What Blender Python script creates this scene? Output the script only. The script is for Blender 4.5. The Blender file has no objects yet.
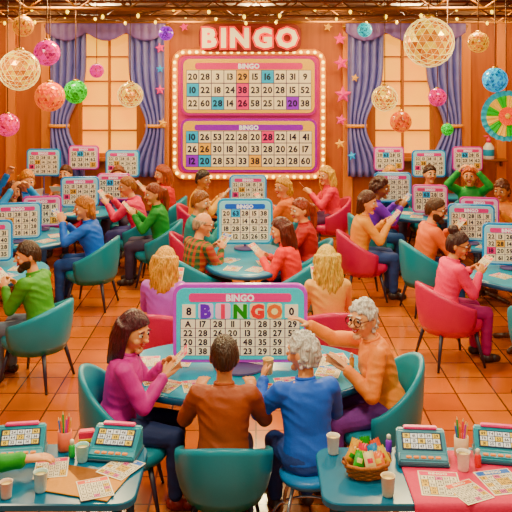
import bpy, bmesh, math, random
from mathutils import Vector, Matrix, Euler, noise
random.seed(7)
V=Vector
COL=bpy.context.scene.collection
def lin(h,sat=1.0):
    h=h.lstrip('#'); r=[int(h[i:i+2],16)/255 for i in (0,2,4)]
    c=[(c/12.92 if c<=.04045 else ((c+.055)/1.055)**2.4) for c in r]
    l=.3*c[0]+.6*c[1]+.1*c[2]
    return tuple(min(1,max(0.0,l+(v-l)*sat)) for v in c)+(1,)
MC={}
def mat(col,rough=.6,metal=0,emit=0,kind='noise',col2=None,scale=60,bump=.15,sat=1.25):
    key=(col,rough,metal,emit,kind,col2,scale,bump,sat)
    if key in MC: return MC[key]
    m=bpy.data.materials.new('mat_'+kind); m.use_nodes=True
    nt=m.node_tree; N=nt.nodes; L=nt.links; b=N['Principled BSDF']
    b.inputs['Roughness'].default_value=rough; b.inputs['Metallic'].default_value=metal
    c=lin(col,sat); c2=lin(col2,sat) if col2 else tuple(v*(.38 if kind=='hair' else .78) for v in c[:3])+(1,)  # hair gets a much darker second tone: painted strand shading and highlights
    tc=N.new('ShaderNodeTexCoord'); mix=N.new('ShaderNodeMix'); mix.data_type='RGBA'
    mix.inputs[6].default_value=c; mix.inputs[7].default_value=c2
    if kind=='noise':
        t=N.new('ShaderNodeTexNoise'); t.inputs['Scale'].default_value=scale; f=t.outputs['Fac']
    elif kind in('hair','wood'):
        mp=N.new('ShaderNodeMapping'); mp.inputs['Scale'].default_value=(1,1,.14 if kind=='hair' else .08); L.new(tc.outputs['Object'],mp.inputs[0])
        t=N.new('ShaderNodeTexNoise'); t.inputs['Scale'].default_value=scale; t.inputs['Detail'].default_value=3; f=t.outputs['Fac']
        L.new(mp.outputs[0],t.inputs['Vector'])
        if kind=='hair':
            mr=N.new('ShaderNodeMapRange'); mr.inputs['From Min'].default_value=.35; mr.inputs['From Max'].default_value=.65; L.new(f,mr.inputs[0]); f=mr.outputs[0]
    if kind=='noise': L.new(tc.outputs['Object'],t.inputs['Vector'])
    L.new(f,mix.inputs[0]); L.new(mix.outputs[2],b.inputs['Base Color'])
    if bump:
        bp=N.new('ShaderNodeBump'); bp.inputs['Strength'].default_value=bump; bp.inputs['Distance'].default_value=.01
        L.new(f,bp.inputs['Height']); L.new(bp.outputs[0],b.inputs['Normal'])
    if emit:
        L.new(mix.outputs[2],b.inputs['Emission Color']); b.inputs['Emission Strength'].default_value=emit
    MC[key]=m; return m
def plaid(c1,c2,c3):
    m=bpy.data.materials.new('mat_plaid'); m.use_nodes=True; nt=m.node_tree; N=nt.nodes; L=nt.links; b=N['Principled BSDF']
    tc=N.new('ShaderNodeTexCoord'); last=None
    for i,ax in enumerate(('X','Z')):
        w=N.new('ShaderNodeTexWave'); w.bands_direction=ax; w.inputs['Scale'].default_value=4.5; L.new(tc.outputs['Object'],w.inputs['Vector'])
        r=N.new('ShaderNodeMath'); r.operation='GREATER_THAN'; r.inputs[1].default_value=.6; L.new(w.outputs['Fac'],r.inputs[0])
        mx=N.new('ShaderNodeMix'); mx.data_type='RGBA'; mx.inputs[6].default_value=lin(c1); mx.inputs[7].default_value=lin((c2,c3)[i])
        h=N.new('ShaderNodeMath'); h.operation='MULTIPLY'; h.inputs[1].default_value=(.95,.3)[i]; L.new(r.outputs[0],h.inputs[0]); L.new(h.outputs[0],mx.inputs[0])
        if last: L.new(last,mx.inputs[6])
        last=mx.outputs[2]
    L.new(last,b.inputs['Base Color']); b.inputs['Roughness'].default_value=.8
    return m

def obj(name,data,parent=None,loc=(0,0,0),rot=(0,0,0),label=None,cat=None,group=None,kind=None):
    o=bpy.data.objects.new(name,data); COL.objects.link(o)
    o.location=loc; o.rotation_euler=rot
    if parent: o.parent=parent
    if label: o['label']=label
    if cat: o['category']=cat
    if group: o['group']=group
    if kind: o['kind']=kind
    return o
def bm_mesh(bm,mats,smooth=True,name='mesh'):
    bmesh.ops.recalc_face_normals(bm,faces=bm.faces)
    me=bpy.data.meshes.new(name); bm.to_mesh(me); bm.free()
    for m in mats: me.materials.append(m)
    if smooth:
        for p in me.polygons: p.use_smooth=True
    return me
def auto(me,ang=40):
    me.set_sharp_from_angle(angle=math.radians(ang)); return me
def T(c,r=(1,1,1),R=None):
    M=Matrix.Translation(V(c))
    if R is not None: M=M@R.to_4x4()
    return M@Matrix.Diagonal((*r,1))
def sph(bm,c,r,R=None,M=None,u=16,v=10):
    if not hasattr(r,'__len__'): r=(r,r,r)
    X=T(c,r,R)
    if M is not None: X=M@X
    return bmesh.ops.create_uvsphere(bm,u_segments=u,v_segments=v,radius=1,matrix=X)['verts']
def cone(bm,a,b,ra,rb,seg=14):
    a=V(a);b=V(b);d=b-a
    if d.length<1e-6: return
    q=d.to_track_quat('Z','Y').to_matrix().to_4x4()
    return bmesh.ops.create_cone(bm,cap_ends=True,segments=seg,radius1=ra,radius2=rb,depth=d.length,matrix=Matrix.Translation((a+b)/2)@q)['verts']
def chain(bm,pts,rad,seg=14):
    for i,(p,r) in enumerate(zip(pts,rad)):
        sph(bm,p,r,u=seg,v=8)
        if i: cone(bm,pts[i-1],p,rad[i-1],r,seg)
def loft(bm,rings,cap=True,closed=True):
    vs=[[bm.verts.new(p) for p in r] for r in rings]
    n=len(vs[0])
    for a,b in zip(vs,vs[1:]):
        for i in range(n if closed else n-1):
            bm.faces.new((a[i],a[(i+1)%n],b[(i+1)%n],b[i]))
    if cap:
        bm.faces.new(vs[0][::-1]); bm.faces.new(vs[-1])
def ring(c,u,v,n=22,rip=0,k=9,ph=0,p=1.0):
    out=[]
    for i in range(n):
        a=2*math.pi*i/n; s=1+rip*math.sin(k*a+ph)
        ca,sa=math.cos(a),math.sin(a)
        ca=math.copysign(abs(ca)**p,ca); sa=math.copysign(abs(sa)**p,sa)
        out.append(V(c)+V(u)*ca*s+V(v)*sa*s)
    return out
def box(bm,c,s,M=None,mi=0):
    X=T(c,s)
    if M is not None: X=M@X
    r=bmesh.ops.create_cube(bm,size=1,matrix=X)
    for v in r['verts']:
        for f in v.link_faces: f.material_index=mi
    return r['verts']
def lathe(bm,prof,n=24,c=(0,0,0),sy=1):
    loft(bm,[[V((c[0]+r*math.cos(2*math.pi*i/n),c[1]+sy*r*math.sin(2*math.pi*i/n),c[2]+z)) for i in range(n)] for r,z in prof])
def torus(bm,c,R,r,ax=None,n=24,m=8,arc=2*math.pi):
    A=(ax or Matrix.Identity(3)); rings=[]
    full=arc>6.28
    for i in range(n if full else n+1):
        a=arc*i/n; d=V((math.cos(a),math.sin(a),0))
        rings.append([V(c)+A@(d*(R+r*math.cos(2*math.pi*j/m))+V((0,0,r*math.sin(2*math.pi*j/m)))) for j in range(m)])
    if full:
        vs=[[bm.verts.new(p) for p in rg] for rg in rings]; vs.append(vs[0])
        for a,b in zip(vs,vs[1:]):
            for i in range(m): bm.faces.new((a[i],a[(i+1)%m],b[(i+1)%m],b[i]))
    else: loft(bm,rings)
def rprism(bm,w,h,r,y0,y1,zc,ch=.004,mi=0,xc=0):
    def rg(ins,y):
        ww,hh,rr=w/2-ins,h/2-ins,max(r-ins,.001); out=[]
        for cx,cz,a0 in((1,1,0),(-1,1,90),(-1,-1,180),(1,-1,270)):
            for k in range(7):
                a=math.radians(a0+15*k); out.append(V((xc+cx*(ww-rr)+rr*math.cos(a),y,zc+cz*(hh-rr)+rr*math.sin(a))))
        return out
    n0=len(bm.faces)
    loft(bm,[rg(ch,y0),rg(0,y0-ch),rg(0,y1+ch),rg(ch,y1)])
    bm.faces.ensure_lookup_table()
    for f in bm.faces[n0:]: f.material_index=mi
def remesh(bm,voxel,smooth=4,mats=(),folds=0):
    me=bpy.data.meshes.new('tmp'); bm.to_mesh(me); bm.free()
    o=bpy.data.objects.new('tmp',me); COL.objects.link(o)
    r=o.modifiers.new('r','REMESH'); r.mode='VOXEL'; r.voxel_size=voxel; r.use_smooth_shade=True
    if smooth:
        s=o.modifiers.new('s','SMOOTH'); s.factor=.5; s.iterations=smooth
    dg=bpy.context.evaluated_depsgraph_get(); dg.update()
    res=bpy.data.meshes.new_from_object(o.evaluated_get(dg))
    bpy.data.objects.remove(o); bpy.data.meshes.remove(me)
    if folds:
        ns=[v.normal.copy() for v in res.vertices]
        for v,nn in zip(res.vertices,ns):
            c=v.co; q=noise.noise(V((c.x*7,c.y*7,c.z*15+c.x*6)))
            v.co=c+nn*(folds*(1-2*abs(q)*1.6)*.5+folds*.3)
    res.materials.clear()
    for m in mats: res.materials.append(m)
    for p in res.polygons: p.use_smooth=True; p.material_index=0
    return res
def bevbox(bm,c,s,b,seg=3,M=None):
    t=bmesh.new(); bmesh.ops.create_cube(t,size=1,matrix=T(c,s))
    bmesh.ops.bevel(t,geom=t.edges[:],offset=b,segments=seg,affect='EDGES')
    if M is not None: t.transform(M)
    me=bpy.data.meshes.new('t'); t.to_mesh(me); t.free(); bm.from_mesh(me); bpy.data.meshes.remove(me)

GL={}
def glyph(ch,off=.032):
    if (ch,off) in GL: return GL[(ch,off)]
    cu=bpy.data.curves.new('g','FONT'); cu.body=ch; cu.size=1; cu.resolution_u=2; cu.offset=off
    o=bpy.data.objects.new('g',cu); COL.objects.link(o)
    dg=bpy.context.evaluated_depsgraph_get(); dg.update()
    me=bpy.data.meshes.new_from_object(o.evaluated_get(dg))
    vs=[v.co.copy() for v in me.vertices]; fs=[tuple(p.vertices) for p in me.polygons]
    bpy.data.objects.remove(o)
    x0=min(v.x for v in vs)+max(0,off-.032); x1=max(v.x for v in vs)-max(0,off-.032)
    GL[(ch,off)]=([V((v.x-x0,v.y,0)) for v in vs],fs,x1-x0); return GL[(ch,off)]
def text(bm,s,cx,cy,size,M,mi=0,w=0.0,extr=0,off=.04,sp=.07):
    size*=1.4
    tot=sum((.3 if c==' ' else glyph(c,.032)[2]+sp) for c in s)-sp
    x=cx-tot*size/2; y=cy-.35*size
    for c in s:
        if c==' ': x+=.3*size; continue
        vs,fs,_=glyph(c,off); wd=glyph(c,.032)[2]
        nv=[bm.verts.new(M@V((x+v.x*size,y+v.y*size,w))) for v in vs]
        fl=[]
        for f in fs:
            try: q=bm.faces.new([nv[i] for i in f]); q.material_index=mi; fl.append(q)
            except ValueError: pass
        if extr:
            r=bmesh.ops.extrude_face_region(bm,geom=fl)
            d=M.to_3x3()@V((0,0,extr))
            for v in [g for g in r['geom'] if isinstance(g,bmesh.types.BMVert)]: v.co+=d
        x+=(wd+sp)*size
UP=Matrix.Rotation(math.pi/2,4,'X')

# ---------- ROOM
def wallmat():
    return mat('#c87010',.55,kind='wood',col2='#944608',scale=14,bump=.1,sat=1.15)
WY=13.6; CZ=3.85; WX=5.3
def slab(name,c,s,m,kind='structure'):
    bm=bmesh.new(); box(bm,c,s); me=bm_mesh(bm,[m],False); return obj(name,me,kind=kind)
fm=bpy.data.materials.new('floor_tiles'); fm.use_nodes=True; nt=fm.node_tree; N=nt.nodes; L=nt.links; b=N['Principled BSDF']
tc=N.new('ShaderNodeTexCoord'); br=N.new('ShaderNodeTexBrick'); br.offset=0; br.inputs['Scale'].default_value=1
br.inputs['Brick Width'].default_value=.36; br.inputs['Row Height'].default_value=.36; br.inputs['Mortar Size'].default_value=.008
br.inputs['Color1'].default_value=lin('#e0821a',1.2); br.inputs['Color2'].default_value=lin('#b85e0c',1.2); br.inputs['Mortar'].default_value=lin('#6c3408')
ns=N.new('ShaderNodeTexNoise'); ns.inputs['Scale'].default_value=1.2; mr=N.new('ShaderNodeMapRange'); mr.inputs['From Min'].default_value=.3; mr.inputs['From Max'].default_value=.7; mr.inputs['To Min'].default_value=.6
mx=N.new('ShaderNodeMix'); mx.data_type='RGBA'; mx.blend_type='MULTIPLY'; mx.inputs[0].default_value=1
L.new(tc.outputs['Object'],br.inputs['Vector']); L.new(tc.outputs['Object'],ns.inputs['Vector']); L.new(br.outputs['Color'],mx.inputs[6]); L.new(ns.outputs['Fac'],mr.inputs[0]); L.new(mr.outputs[0],mx.inputs[7])
L.new(mx.outputs[2],b.inputs['Base Color']); b.inputs['Roughness'].default_value=.13
slab('floor',(0,WY/2-1,-.05),(2*WX,WY+2,.1),fm)
slab('ceiling',(0,WY/2-1,CZ+.05),(2*WX,WY+2,.1),mat('#5a3410',.8,kind='wood',col2='#3c1e08',scale=10))
WZ0,WZ1=1.35,3.5; WXC=2.5; WW=1.05
bm=bmesh.new()
def wb(x0,x1,z0,z1): box(bm,((x0+x1)/2,WY+.1,(z0+z1)/2),(x1-x0,.2,z1-z0))
xs=[-WX,-WXC-WW/2,-WXC+WW/2,WXC-WW/2,WXC+WW/2,WX]
wb(-WX,WX,0,WZ0); wb(-WX,WX,WZ1,CZ)
for i in (0,2,4): wb(xs[i],xs[i+1],WZ0,WZ1)
obj('wall_back',bm_mesh(bm,[wallmat()],False),kind='structure')
slab('wall_left',(-WX-.1,WY/2-1,CZ/2),(.2,WY+2,CZ),wallmat())
slab('wall_right',(WX+.1,WY/2-1,CZ/2),(.2,WY+2,CZ),wallmat())
slab('baseboard_back',(0,WY-.03,.08),(2*WX,.05,.16),mat('#6a340a',.5))
slab('trim_1',(0,WY-.05,CZ-.1),(2*WX,.1,.2),mat('#7a4410',.5))
for i,x in enumerate((-4.15,-3.55,-1.55,1.55,3.55,4.15)):
    slab('trim_%d'%(i+2),(x,WY-.04,CZ/2),(.16,.08,CZ-.02),mat('#f0981c',.45,kind='wood',col2='#c07010',scale=8,sat=1.2))
for i,sx in enumerate((-1,1)):
    bm=bmesh.new(); cx=sx*WXC; h=WZ1-WZ0; zc=(WZ0+WZ1)/2
    for dx in(-WW/2+.03,0,WW/2-.03): box(bm,(cx+dx,WY+.06,zc),(.06 if dx else .04,.08,h))
    for k in range(6): box(bm,(cx,WY+.06,WZ0+.03+(h-.06)*k/5),(WW,.08 if k in(0,5) else .06,.06 if k in(0,5) else .03))
    box(bm,(cx,WY+.1,zc),(WW,.01,h),mi=1)
    box(bm,(cx,WY-.03,WZ0-.03),(WW+.2,.18,.05))
    obj('window_%d'%(i+1),bm_mesh(bm,[mat('#b87010',.5),mat('#ffc420',.3,emit=1.7,col2='#ff8a08',scale=1.3,bump=0,sat=1.25)],False),kind='structure')
    bm=bmesh.new(); cone(bm,(cx-1.0,WY-.16,3.56),(cx+1.0,WY-.16,3.56),.018,.018)
    sph(bm,(cx-1.02,WY-.16,3.56),.04); sph(bm,(cx+1.02,WY-.16,3.56),.04)
    obj('curtain_rod',bm_mesh(bm,[mat('#d8a040',.3,metal=.8)]),label='slim brass curtain rod above the window',cat='curtain rod',group='curtain rods')
    for s2 in(-1,1):
        bm=bmesh.new(); rows=[]
        for r in range(25):
            t=r/24; z=3.54-t*2.5
            k=math.exp(-((t-.66)/.2)**2)
            wid=.60*(1-.5*k); out=cx+s2*.96
            rr=[]
            for c in range(60):
                u=c/59; x=out-s2*wid*u
                rr.append(V((x,WY-.16+.05*math.sin(u*math.pi*2*5+.5*math.sin(t*4)),z)))
            rows.append(rr)
        loft(bm,rows,cap=False,closed=False)
        me=bm_mesh(bm,[mat('#9490d8',.5,kind='noise',col2='#5e58b4',scale=4,bump=.05,sat=1)])
        cu=obj('curtain',me,label='violet blue pleated drape gathered with a gold tieback',cat='curtain',group='violet window curtains')
        cu.modifiers.new('s','SOLIDIFY').thickness=.012
        bm=bmesh.new(); xc=cx+s2*(.96-.15)
        loft(bm,[ring((xc,WY-.16,3.54-.66*2.5+dz),(.18,0,0),(0,.08,0)) for dz in(-.03,.03)],cap=False)
        ti=obj('tieback',bm_mesh(bm,[mat('#f0a820',.5)]),parent=cu); ti.modifiers.new('s','SOLIDIFY').thickness=.01
    bm=bmesh.new(); rows=[]
    for r in range(8):
        t=r/7; rr=[]
        for c in range(80):
            u=c/79; x=cx-1.0+2.0*u
            dep=.16+.14*abs(math.sin(u*math.pi*3))
            rr.append(V((x,WY-.25-.02*math.sin(u*math.pi*30)*(1-t*.4)-.03*math.sin(t*3),3.62-dep*t)))
        rows.append(rr)
    loft(bm,rows,cap=False,closed=False)
    va=obj('curtain_valance',bm_mesh(bm,[mat('#9878d0',.6,col2='#7458b0',scale=8,sat=1)]),label='scalloped lilac valance hung over the window',cat='valance',group='window valances')
    va.modifiers.new('s','SOLIDIFY').thickness=.01
tm=mat('#8a5a24',.4,metal=.5)
for ty in (9.3,11.0,12.7):
    bm=bmesh.new(); z0,z1=3.6,3.8
    for z in(z0,z1): cone(bm,(-WX,ty,z),(WX,ty,z),.020,.020,8)
    n=36
    for k in range(n):
        x0=-WX+2*WX*k/n; x1=-WX+2*WX*(k+1)/n
        a,c=(z0,z1) if k%2 else (z1,z0)
        cone(bm,(x0,ty,a),(x1,ty,c),.011,.011,6)
    obj('ceiling_truss',bm_mesh(bm,[tm]),label='bronze metal lattice truss fixed under the ceiling',cat='ceiling truss',group='ceiling trusses')
for k,y0 in enumerate((10.4,12.2)):
    root=obj('string_lights',None,label='drooping string of small warm bulbs under the ceiling',cat='string lights',group='ceiling string lights')
    bm=bmesh.new(); pts=[]
    for i in range(61):
        u=i/60; pts.append(V((-4.6+9.2*u,y0,3.72-.14*abs(math.sin(u*math.pi*5)))))
    for a,c in zip(pts,pts[1:]): cone(bm,a,c,.005,.005,5)
    obj('cord',bm_mesh(bm,[mat('#3a2010',.6)]),parent=root)
    if k==0: bm=bmesh.new(); sph(bm,(0,0,-.025),(.02,.02,.03),u=10,v=6); BULB=bm_mesh(bm,[mat('#ffd060',.3,emit=5,bump=0)])
    for i in range(2,60,3): obj('bulb',BULB,parent=root,loc=pts[i])

# ---------- DISPLAYS
TILE=['#9030e0','#ff2088','#18a838','#ff7808','#ffb808']
def screen_parts(w,h,rows,header='BINGO',letters=True,frame='#a35bc8',bez='#ffe0b0',strip='#e8208c',tints=None,numcol='#140830',em=.2,side=('8','0'),thick=.05,fs=1.0):
    parts=[]; mn=min(w,h); fr=mn*.045
    bm=bmesh.new(); rprism(bm,w,h,mn*.14,thick/2,-thick/2,h/2,.006); parts.append(('casing',auto(bm_mesh(bm,[mat(frame,.2,emit=.15)]))))
    bm=bmesh.new(); rprism(bm,w-2*fr,h-2*fr,mn*.11,-thick/2+.002,-thick/2-.008,h/2,.003); parts.append(('bezel',auto(bm_mesh(bm,[mat(bez,.3,emit=em*.7,bump=0)]))))
    bm=bmesh.new(); f=-thick/2-.008
    nr=len(rows); nc=max(len(r) for r in rows)
    iw=w-4.4*fr; top=h-2.2*fr; hh=.13*h if header else 0
    lh=.21*h if letters else 0
    mats=[mat('#fff0d0',.4,emit=em,bump=0),mat('#4a3468',.5)]+[mat(c,.45,emit=em*.7,bump=0) for c in TILE]+[mat('#30b8f4',.5,emit=em*.7,bump=0),mat('#ffc030',.5,emit=em*.7,bump=0),mat(strip,.4,emit=em*.6,bump=0)]
    mats+=[mat(c,.4,emit=em*.8,bump=0) for c in ('#e4c8ff','#ffc8e0','#c8f4cc','#ffdcb0','#fff0a8')]
    gx0=-iw/2; gz1=top-hh-lh; gz0=2.2*fr; ch=(gz1-gz0)/nr; cw=iw/nc
    box(bm,(0,f-.001,(gz0+gz1)/2),(iw,.004,gz1-gz0),mi=1)
    for r in range(nr):
        for c in range(nc):
            mi=0
            if tints and (r,c) in tints: mi=tints[(r,c)]
            box(bm,(gx0+cw*(c+.5),f-.003,gz1-ch*(r+.5)),(cw*.94,.004,ch*.93),mi=mi)
    if header: rprism(bm,iw*.86,hh*.84,hh*.3,f+.002,f-.004,top-hh*.5,.001,mi=9)
    if letters:
        lw=iw*.72/5
        for i in range(5): rprism(bm,lw*.88,lh*.92,lh*.14,f+.002,f-.007,top-hh-lh*.5,.002,mi=10+i,xc=-iw*.36+lw*(i+.5))
        for s in(-1,1): box(bm,(s*iw*.43,f-.004,top-hh-lh*.5),(iw*.11,.006,lh*.8),mi=0)
    parts.append(('screen_panel',bm_mesh(bm,mats,False)))
    bm=bmesh.new()
    for r in range(nr):
        for c,s in enumerate(rows[r]):
            text(bm,s,gx0+cw*(c+.5),gz1-ch*(r+.5),min(ch*.66,cw*.56)*fs,UP,w=-f+.0065)
    if letters:
        for k,s in enumerate((-1,1)): text(bm,side[k],s*iw*.43,top-hh-lh*.5,lh*.45,UP,w=-f+.009)
    parts.append(('number_grid',bm_mesh(bm,[mat(numcol,.5,bump=0)],False)))
    bm=bmesh.new()
    if header: text(bm,header,0,top-hh*.5,hh*.62,UP,w=-f+.006,mi=5)
    if letters:
        for i,cch in enumerate('BINGO'): text(bm,cch,-iw*.36+lw*(i+.5),top-hh-lh*.5,lh*.78,UP,w=-f+.009,mi=i,off=.065)
    if header or letters: parts.append(('bingo_lettering',bm_mesh(bm,[mat(c,.4,emit=em*.4,bump=0) for c in ('#6a18c8','#f0086c','#0a9030','#ff4a00','#f08000')]+[mat('#ffffff',.4,emit=.4,bump=0)],False)))
    else: bm.free()
    return parts
def R2(s): return s.split()
def place(name,parts,loc,rotz=0,label='',cat='',group=None,scale=1):
    root=obj(name,None,loc=loc,rot=(0,0,rotz),label=label,cat=cat,group=group); root.scale=(scale,)*3
    for p in parts:
        l=p[2] if len(p)>2 else (0,0,0); r=p[3] if len(p)>3 else (0,0,0)
        obj(p[0],p[1],parent=root,loc=l,rot=r)
    return root
def stand(w,hs):
    bm=bmesh.new(); lathe(bm,[(w*.2,0),(w*.2,.012),(w*.06,.022),(.016,.028),(.016,hs),(.016,hs+.05)],n=20); return ('stand',auto(bm_mesh(bm,[mat('#7a6a98',.35,metal=.4)])))
def display(w,parts,loc,rotz=0,hs=.03,label='',group=None):
    pp=[(n,m,(0,0,hs)) for n,m in parts]; pp.append(stand(w,hs)); return place('bingo_display',pp,loc,math.radians(rotz),label,'bingo display',group)
main=screen_parts(.98,.57,[R2('A 17 28 11 19 28 39 29'),R2('22 28 26 20 13 28 27 52'),R2('20 28 23 24 48 35 59 21'),R2('63 38 50 28 23 29 28 59')],frame='#c058d0',bez='#58d0e0',strip='#e8288c',em=.36,fs=1.0)
display(.96,main,(-.115,5.85,.765),0,.03,'large rounded bingo display with coloured letter tiles and number grid')
smA=screen_parts(.66,.54,[R2('20 63 28 15 38'),R2('52 23 14 62 28'),R2('18 28 59 51 22'),R2('39 12 25 26 53')],letters=False,frame='#0a9cc8',bez='#a0e8f8',strip='#1060d0',tints={(0,1):7,(3,0):8},fs=.9)
smB=screen_parts(.5,.4,[R2('20 63 28 15'),R2('52 23 14 62'),R2('18 28 59 51')],letters=False,frame='#c82898',bez='#ffc0e0',strip='#e01080',tints={(0,1):7,(2,3):8},fs=.9)
smC=screen_parts(.56,.45,[R2('22 13 28 15 31'),R2('32 28 14 26 40'),R2('18 20 59 21 28'),R2('27 61 28 14 35')],letters=False,frame='#0a88c8',bez='#a8e4f8',strip='#e0208c',tints={(1,1):8,(2,0):3},fs=.9)
LB='framed bingo display with lit number grid on short stand'
display(.66,smA,(-.13,9.5,.765),0,.05,'teal '+LB,'table bingo displays')
for x,y,z,rz,p,hs in [(-.12,12.0,.765,0,smC,.06),(-2.93,9.85,.765,12,smC,.03),(-2.82,10.55,.765,8,smB,.04),(-2.62,11.9,.765,8,smC,.05),
      (2.62,9.75,.765,-10,smC,.03),(2.72,8.6,.765,-10,smC,.03),(2.5,11.5,.765,-8,smB,.04),(2.9,10.4,.765,-10,smB,.05),(-2.95,8.75,.765,12,smC,.03),(-2.15,12.1,.765,0,smB,.12),(2.05,12.0,.765,0,smC,.1)]:
    display(.5,p,(x,y,z),rz,hs,('blue ' if p is smC else 'pink ')+LB,'table bingo displays')
for x,y,z,p in [(-2.85,13.25,.42,smB),(-2.2,13.2,.30,smC),(-3.5,13.2,.32,smC),(2.2,13.25,.40,smB),(2.85,13.2,.30,smC),(3.5,13.25,.40,smB)]:
    display(.5,p,(x,y,.765),0,z,('blue' if p is smC else 'pink')+' framed bingo display raised on a tall post','raised bingo displays')
t1={(0,4):8,(0,6):7,(1,0):7,(1,4):3,(2,2):7,(2,8):2,(2,4):3}
t2={(0,0):7,(1,1):8,(2,1):7,(2,5):8,(0,6):3,(2,0):2}
b1=screen_parts(2.3,1.0,[R2('20 28 3 13 29 15 16 28 31 9'),R2('10 22 18 24 38 23 20 28 15 52'),R2('22 60 28 14 26 58 25 21 20 38')],header='BINGO',letters=False,tints=t1,frame='#b81884',bez='#ffc860',strip='#e01080',thick=.06,em=.15,fs=.88)
b2=screen_parts(2.3,.9,[R2('10 26 53 22 28 20 28 22 14 41'),R2('26 26 30 18 30 33 28 20 26 17'),R2('12 20 28 53 33 38 20 23 28 60')],header='BINGO',letters=False,tints=t2,frame='#9828a8',bez='#ffc860',strip='#8a28c0',thick=.06,em=.15,fs=.88)
bm=bmesh.new(); rprism(bm,2.56,2.16,.2,.03,-.03,1.06,.01)
parts=[('backplate',auto(bm_mesh(bm,[mat('#d02068',.4,col2='#a0106c',scale=2,emit=.15)])))]
bm=bmesh.new(); pr=[]
hw,hh_,rr=1.25,1.05,.17
for cx,cz,a0 in((1,1,0),(-1,1,90),(-1,-1,180),(1,-1,270)):
    for k in range(7):
        a=math.radians(a0+15*k); pr.append(V((cx*(hw-rr)+rr*math.cos(a),-.04,1.06+cz*(hh_-rr)+rr*math.sin(a))))
for a,c in zip(pr,pr[1:]+pr[:1]): cone(bm,a,c,.052,.052,10); sph(bm,a,.052,u=10,v=6)
parts.append(('marquee_frame',bm_mesh(bm,[mat('#ffa008',.3,emit=.55)])))
for n,m in b2: parts.append((n,m,(0,-.06,.09)))
for n,m in b1: parts.append((n,m,(0,-.06,1.04)))
path=pr+[pr[0]]; Ls=[(b_-a_).length for a_,b_ in zip(path,path[1:])]; tot=sum(Ls); nb=76
bm=bmesh.new(); sph(bm,(0,0,0),(.027,.027,.027),u=10,v=6); MB=bm_mesh(bm,[mat('#ffe088',.3,emit=7,bump=0)])
for i in range(nb):
    d=tot*i/nb; j=0
    while d>Ls[j]: d-=Ls[j]; j+=1
    p=path[j].lerp(path[j+1],d/Ls[j]); parts.append(('bulb',MB,(p.x,-.095,p.z)))
place('bingo_scoreboard',parts,(-.12,WY-.04,1.02),0,'large wall scoreboard framed with marquee bulbs and number grids','scoreboard')
bm=bmesh.new(); text(bm,'BINGO',0,0,.31,UP,w=0,extr=.07,off=.04,sp=.19)
me1=bm_mesh(bm,[mat('#ffe8b0',.4,emit=1.2,bump=0)],False)
bm=bmesh.new(); text(bm,'BINGO',0,0,.31,UP,w=0,extr=.03,off=.11,sp=.19)
me2=bm_mesh(bm,[mat('#f03008',.4,emit=.8,bump=0)],False)
bm=bmesh.new(); rprism(bm,1.72,.48,.16,.03,-.01,0,.01); me3=auto(bm_mesh(bm,[mat('#7a1c08',.5,emit=.1)]))
place('bingo_sign',[('lettering',me1,(0,-.045,0)),('glowing_outline',me2,(0,-.012,0)),('sign_plate',me3)],(-.10,WY-.18,3.37),0,'glowing cream BINGO lettering with red orange outline on the wall','sign')
def star(col):
    bm=bmesh.new(); pts=[V((math.sin(i*math.pi/5)*(1 if i%2==0 else .45),0,math.cos(i*math.pi/5)*(1 if i%2==0 else .45))) for i in range(10)]
    vs=[bm.verts.new(p) for p in pts]; bk=[bm.verts.new(p+V((0,.12,0))) for p in pts]; c=bm.verts.new((0,-.3,0)); cb=bm.verts.new((0,.12,0))
    for i in range(10):
        j=(i+1)%10; bm.faces.new((vs[i],vs[j],c)); bm.faces.new((bk[j],bk[i],cb)); bm.faces.new((vs[i],bk[i],bk[j],vs[j]))
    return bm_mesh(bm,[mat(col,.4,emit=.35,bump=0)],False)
S=[star('#ff1888'),star('#ffb810'),star('#18b0e8')]
for i,(x,z,r,k) in enumerate([(1.42,2.95,.13,0),(1.45,2.42,.15,0),(1.42,2.0,.1,0),(1.4,1.6,.09,1),(1.4,3.35,.11,0),(1.65,2.7,.07,1),(-1.6,3.2,.09,0),(-1.6,2.5,.09,0),(-1.56,1.95,.08,1),(1.6,1.4,.08,2),(-1.6,2.85,.07,2),(1.2,3.55,.08,1),(-1.2,3.55,.08,0)]):
    o=obj('wall_star',S[k],loc=(x,WY-.26,z),rot=(0,.2*(i%3-1),0),label=['pink','golden','light blue'][k]+' puffy star ornament on the wall',cat='star ornament',group='wall stars'); o.scale=(r,r,r)
bm=bmesh.new(); bevbox(bm,(0,0,0),(.5,.2,.03),.006); s1=bm_mesh(bm,[mat('#8a5018',.5)],False)
bm=bmesh.new(); box(bm,(0,.06,-.06),(.03,.06,.1)); s2_=bm_mesh(bm,[mat('#6a3a10',.5)],False)
place('wall_shelf',[('board',s1),('bracket',s2_,(-.18,0,0)),('bracket',s2_,(.18,0,0))],(3.95,WY-.18,1.32),0,'small brown wooden shelf fixed to the wall','shelf')
bm=bmesh.new(); lathe(bm,[(.02,0),(.085,0),(.09,.02),(.09,.2),(.05,.26),(.03,.28),(.01,.28)],n=20); q1=bm_mesh(bm,[mat('#e8e0d0',.3,emit=.1)])
bm=bmesh.new(); lathe(bm,[(.01,.28),(.038,.28),(.038,.34),(.012,.35),(.012,.38)],n=16); cone(bm,(0,0,.385),(-.08,0,.38),.014,.01); q2=bm_mesh(bm,[mat('#f02878',.4)])
bm=bmesh.new(); lathe(bm,[(.0915,.06),(.0925,.065),(.0925,.16),(.0915,.165)],n=20); q3=bm_mesh(bm,[mat('#18a0d0',.4)])
place('pump_bottle',[('bottle',q1),('pump',q2),('label_band',q3)],(3.9,WY-.19,1.338),0,'white pump bottle with pink top standing on the shelf','bottle')

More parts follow.
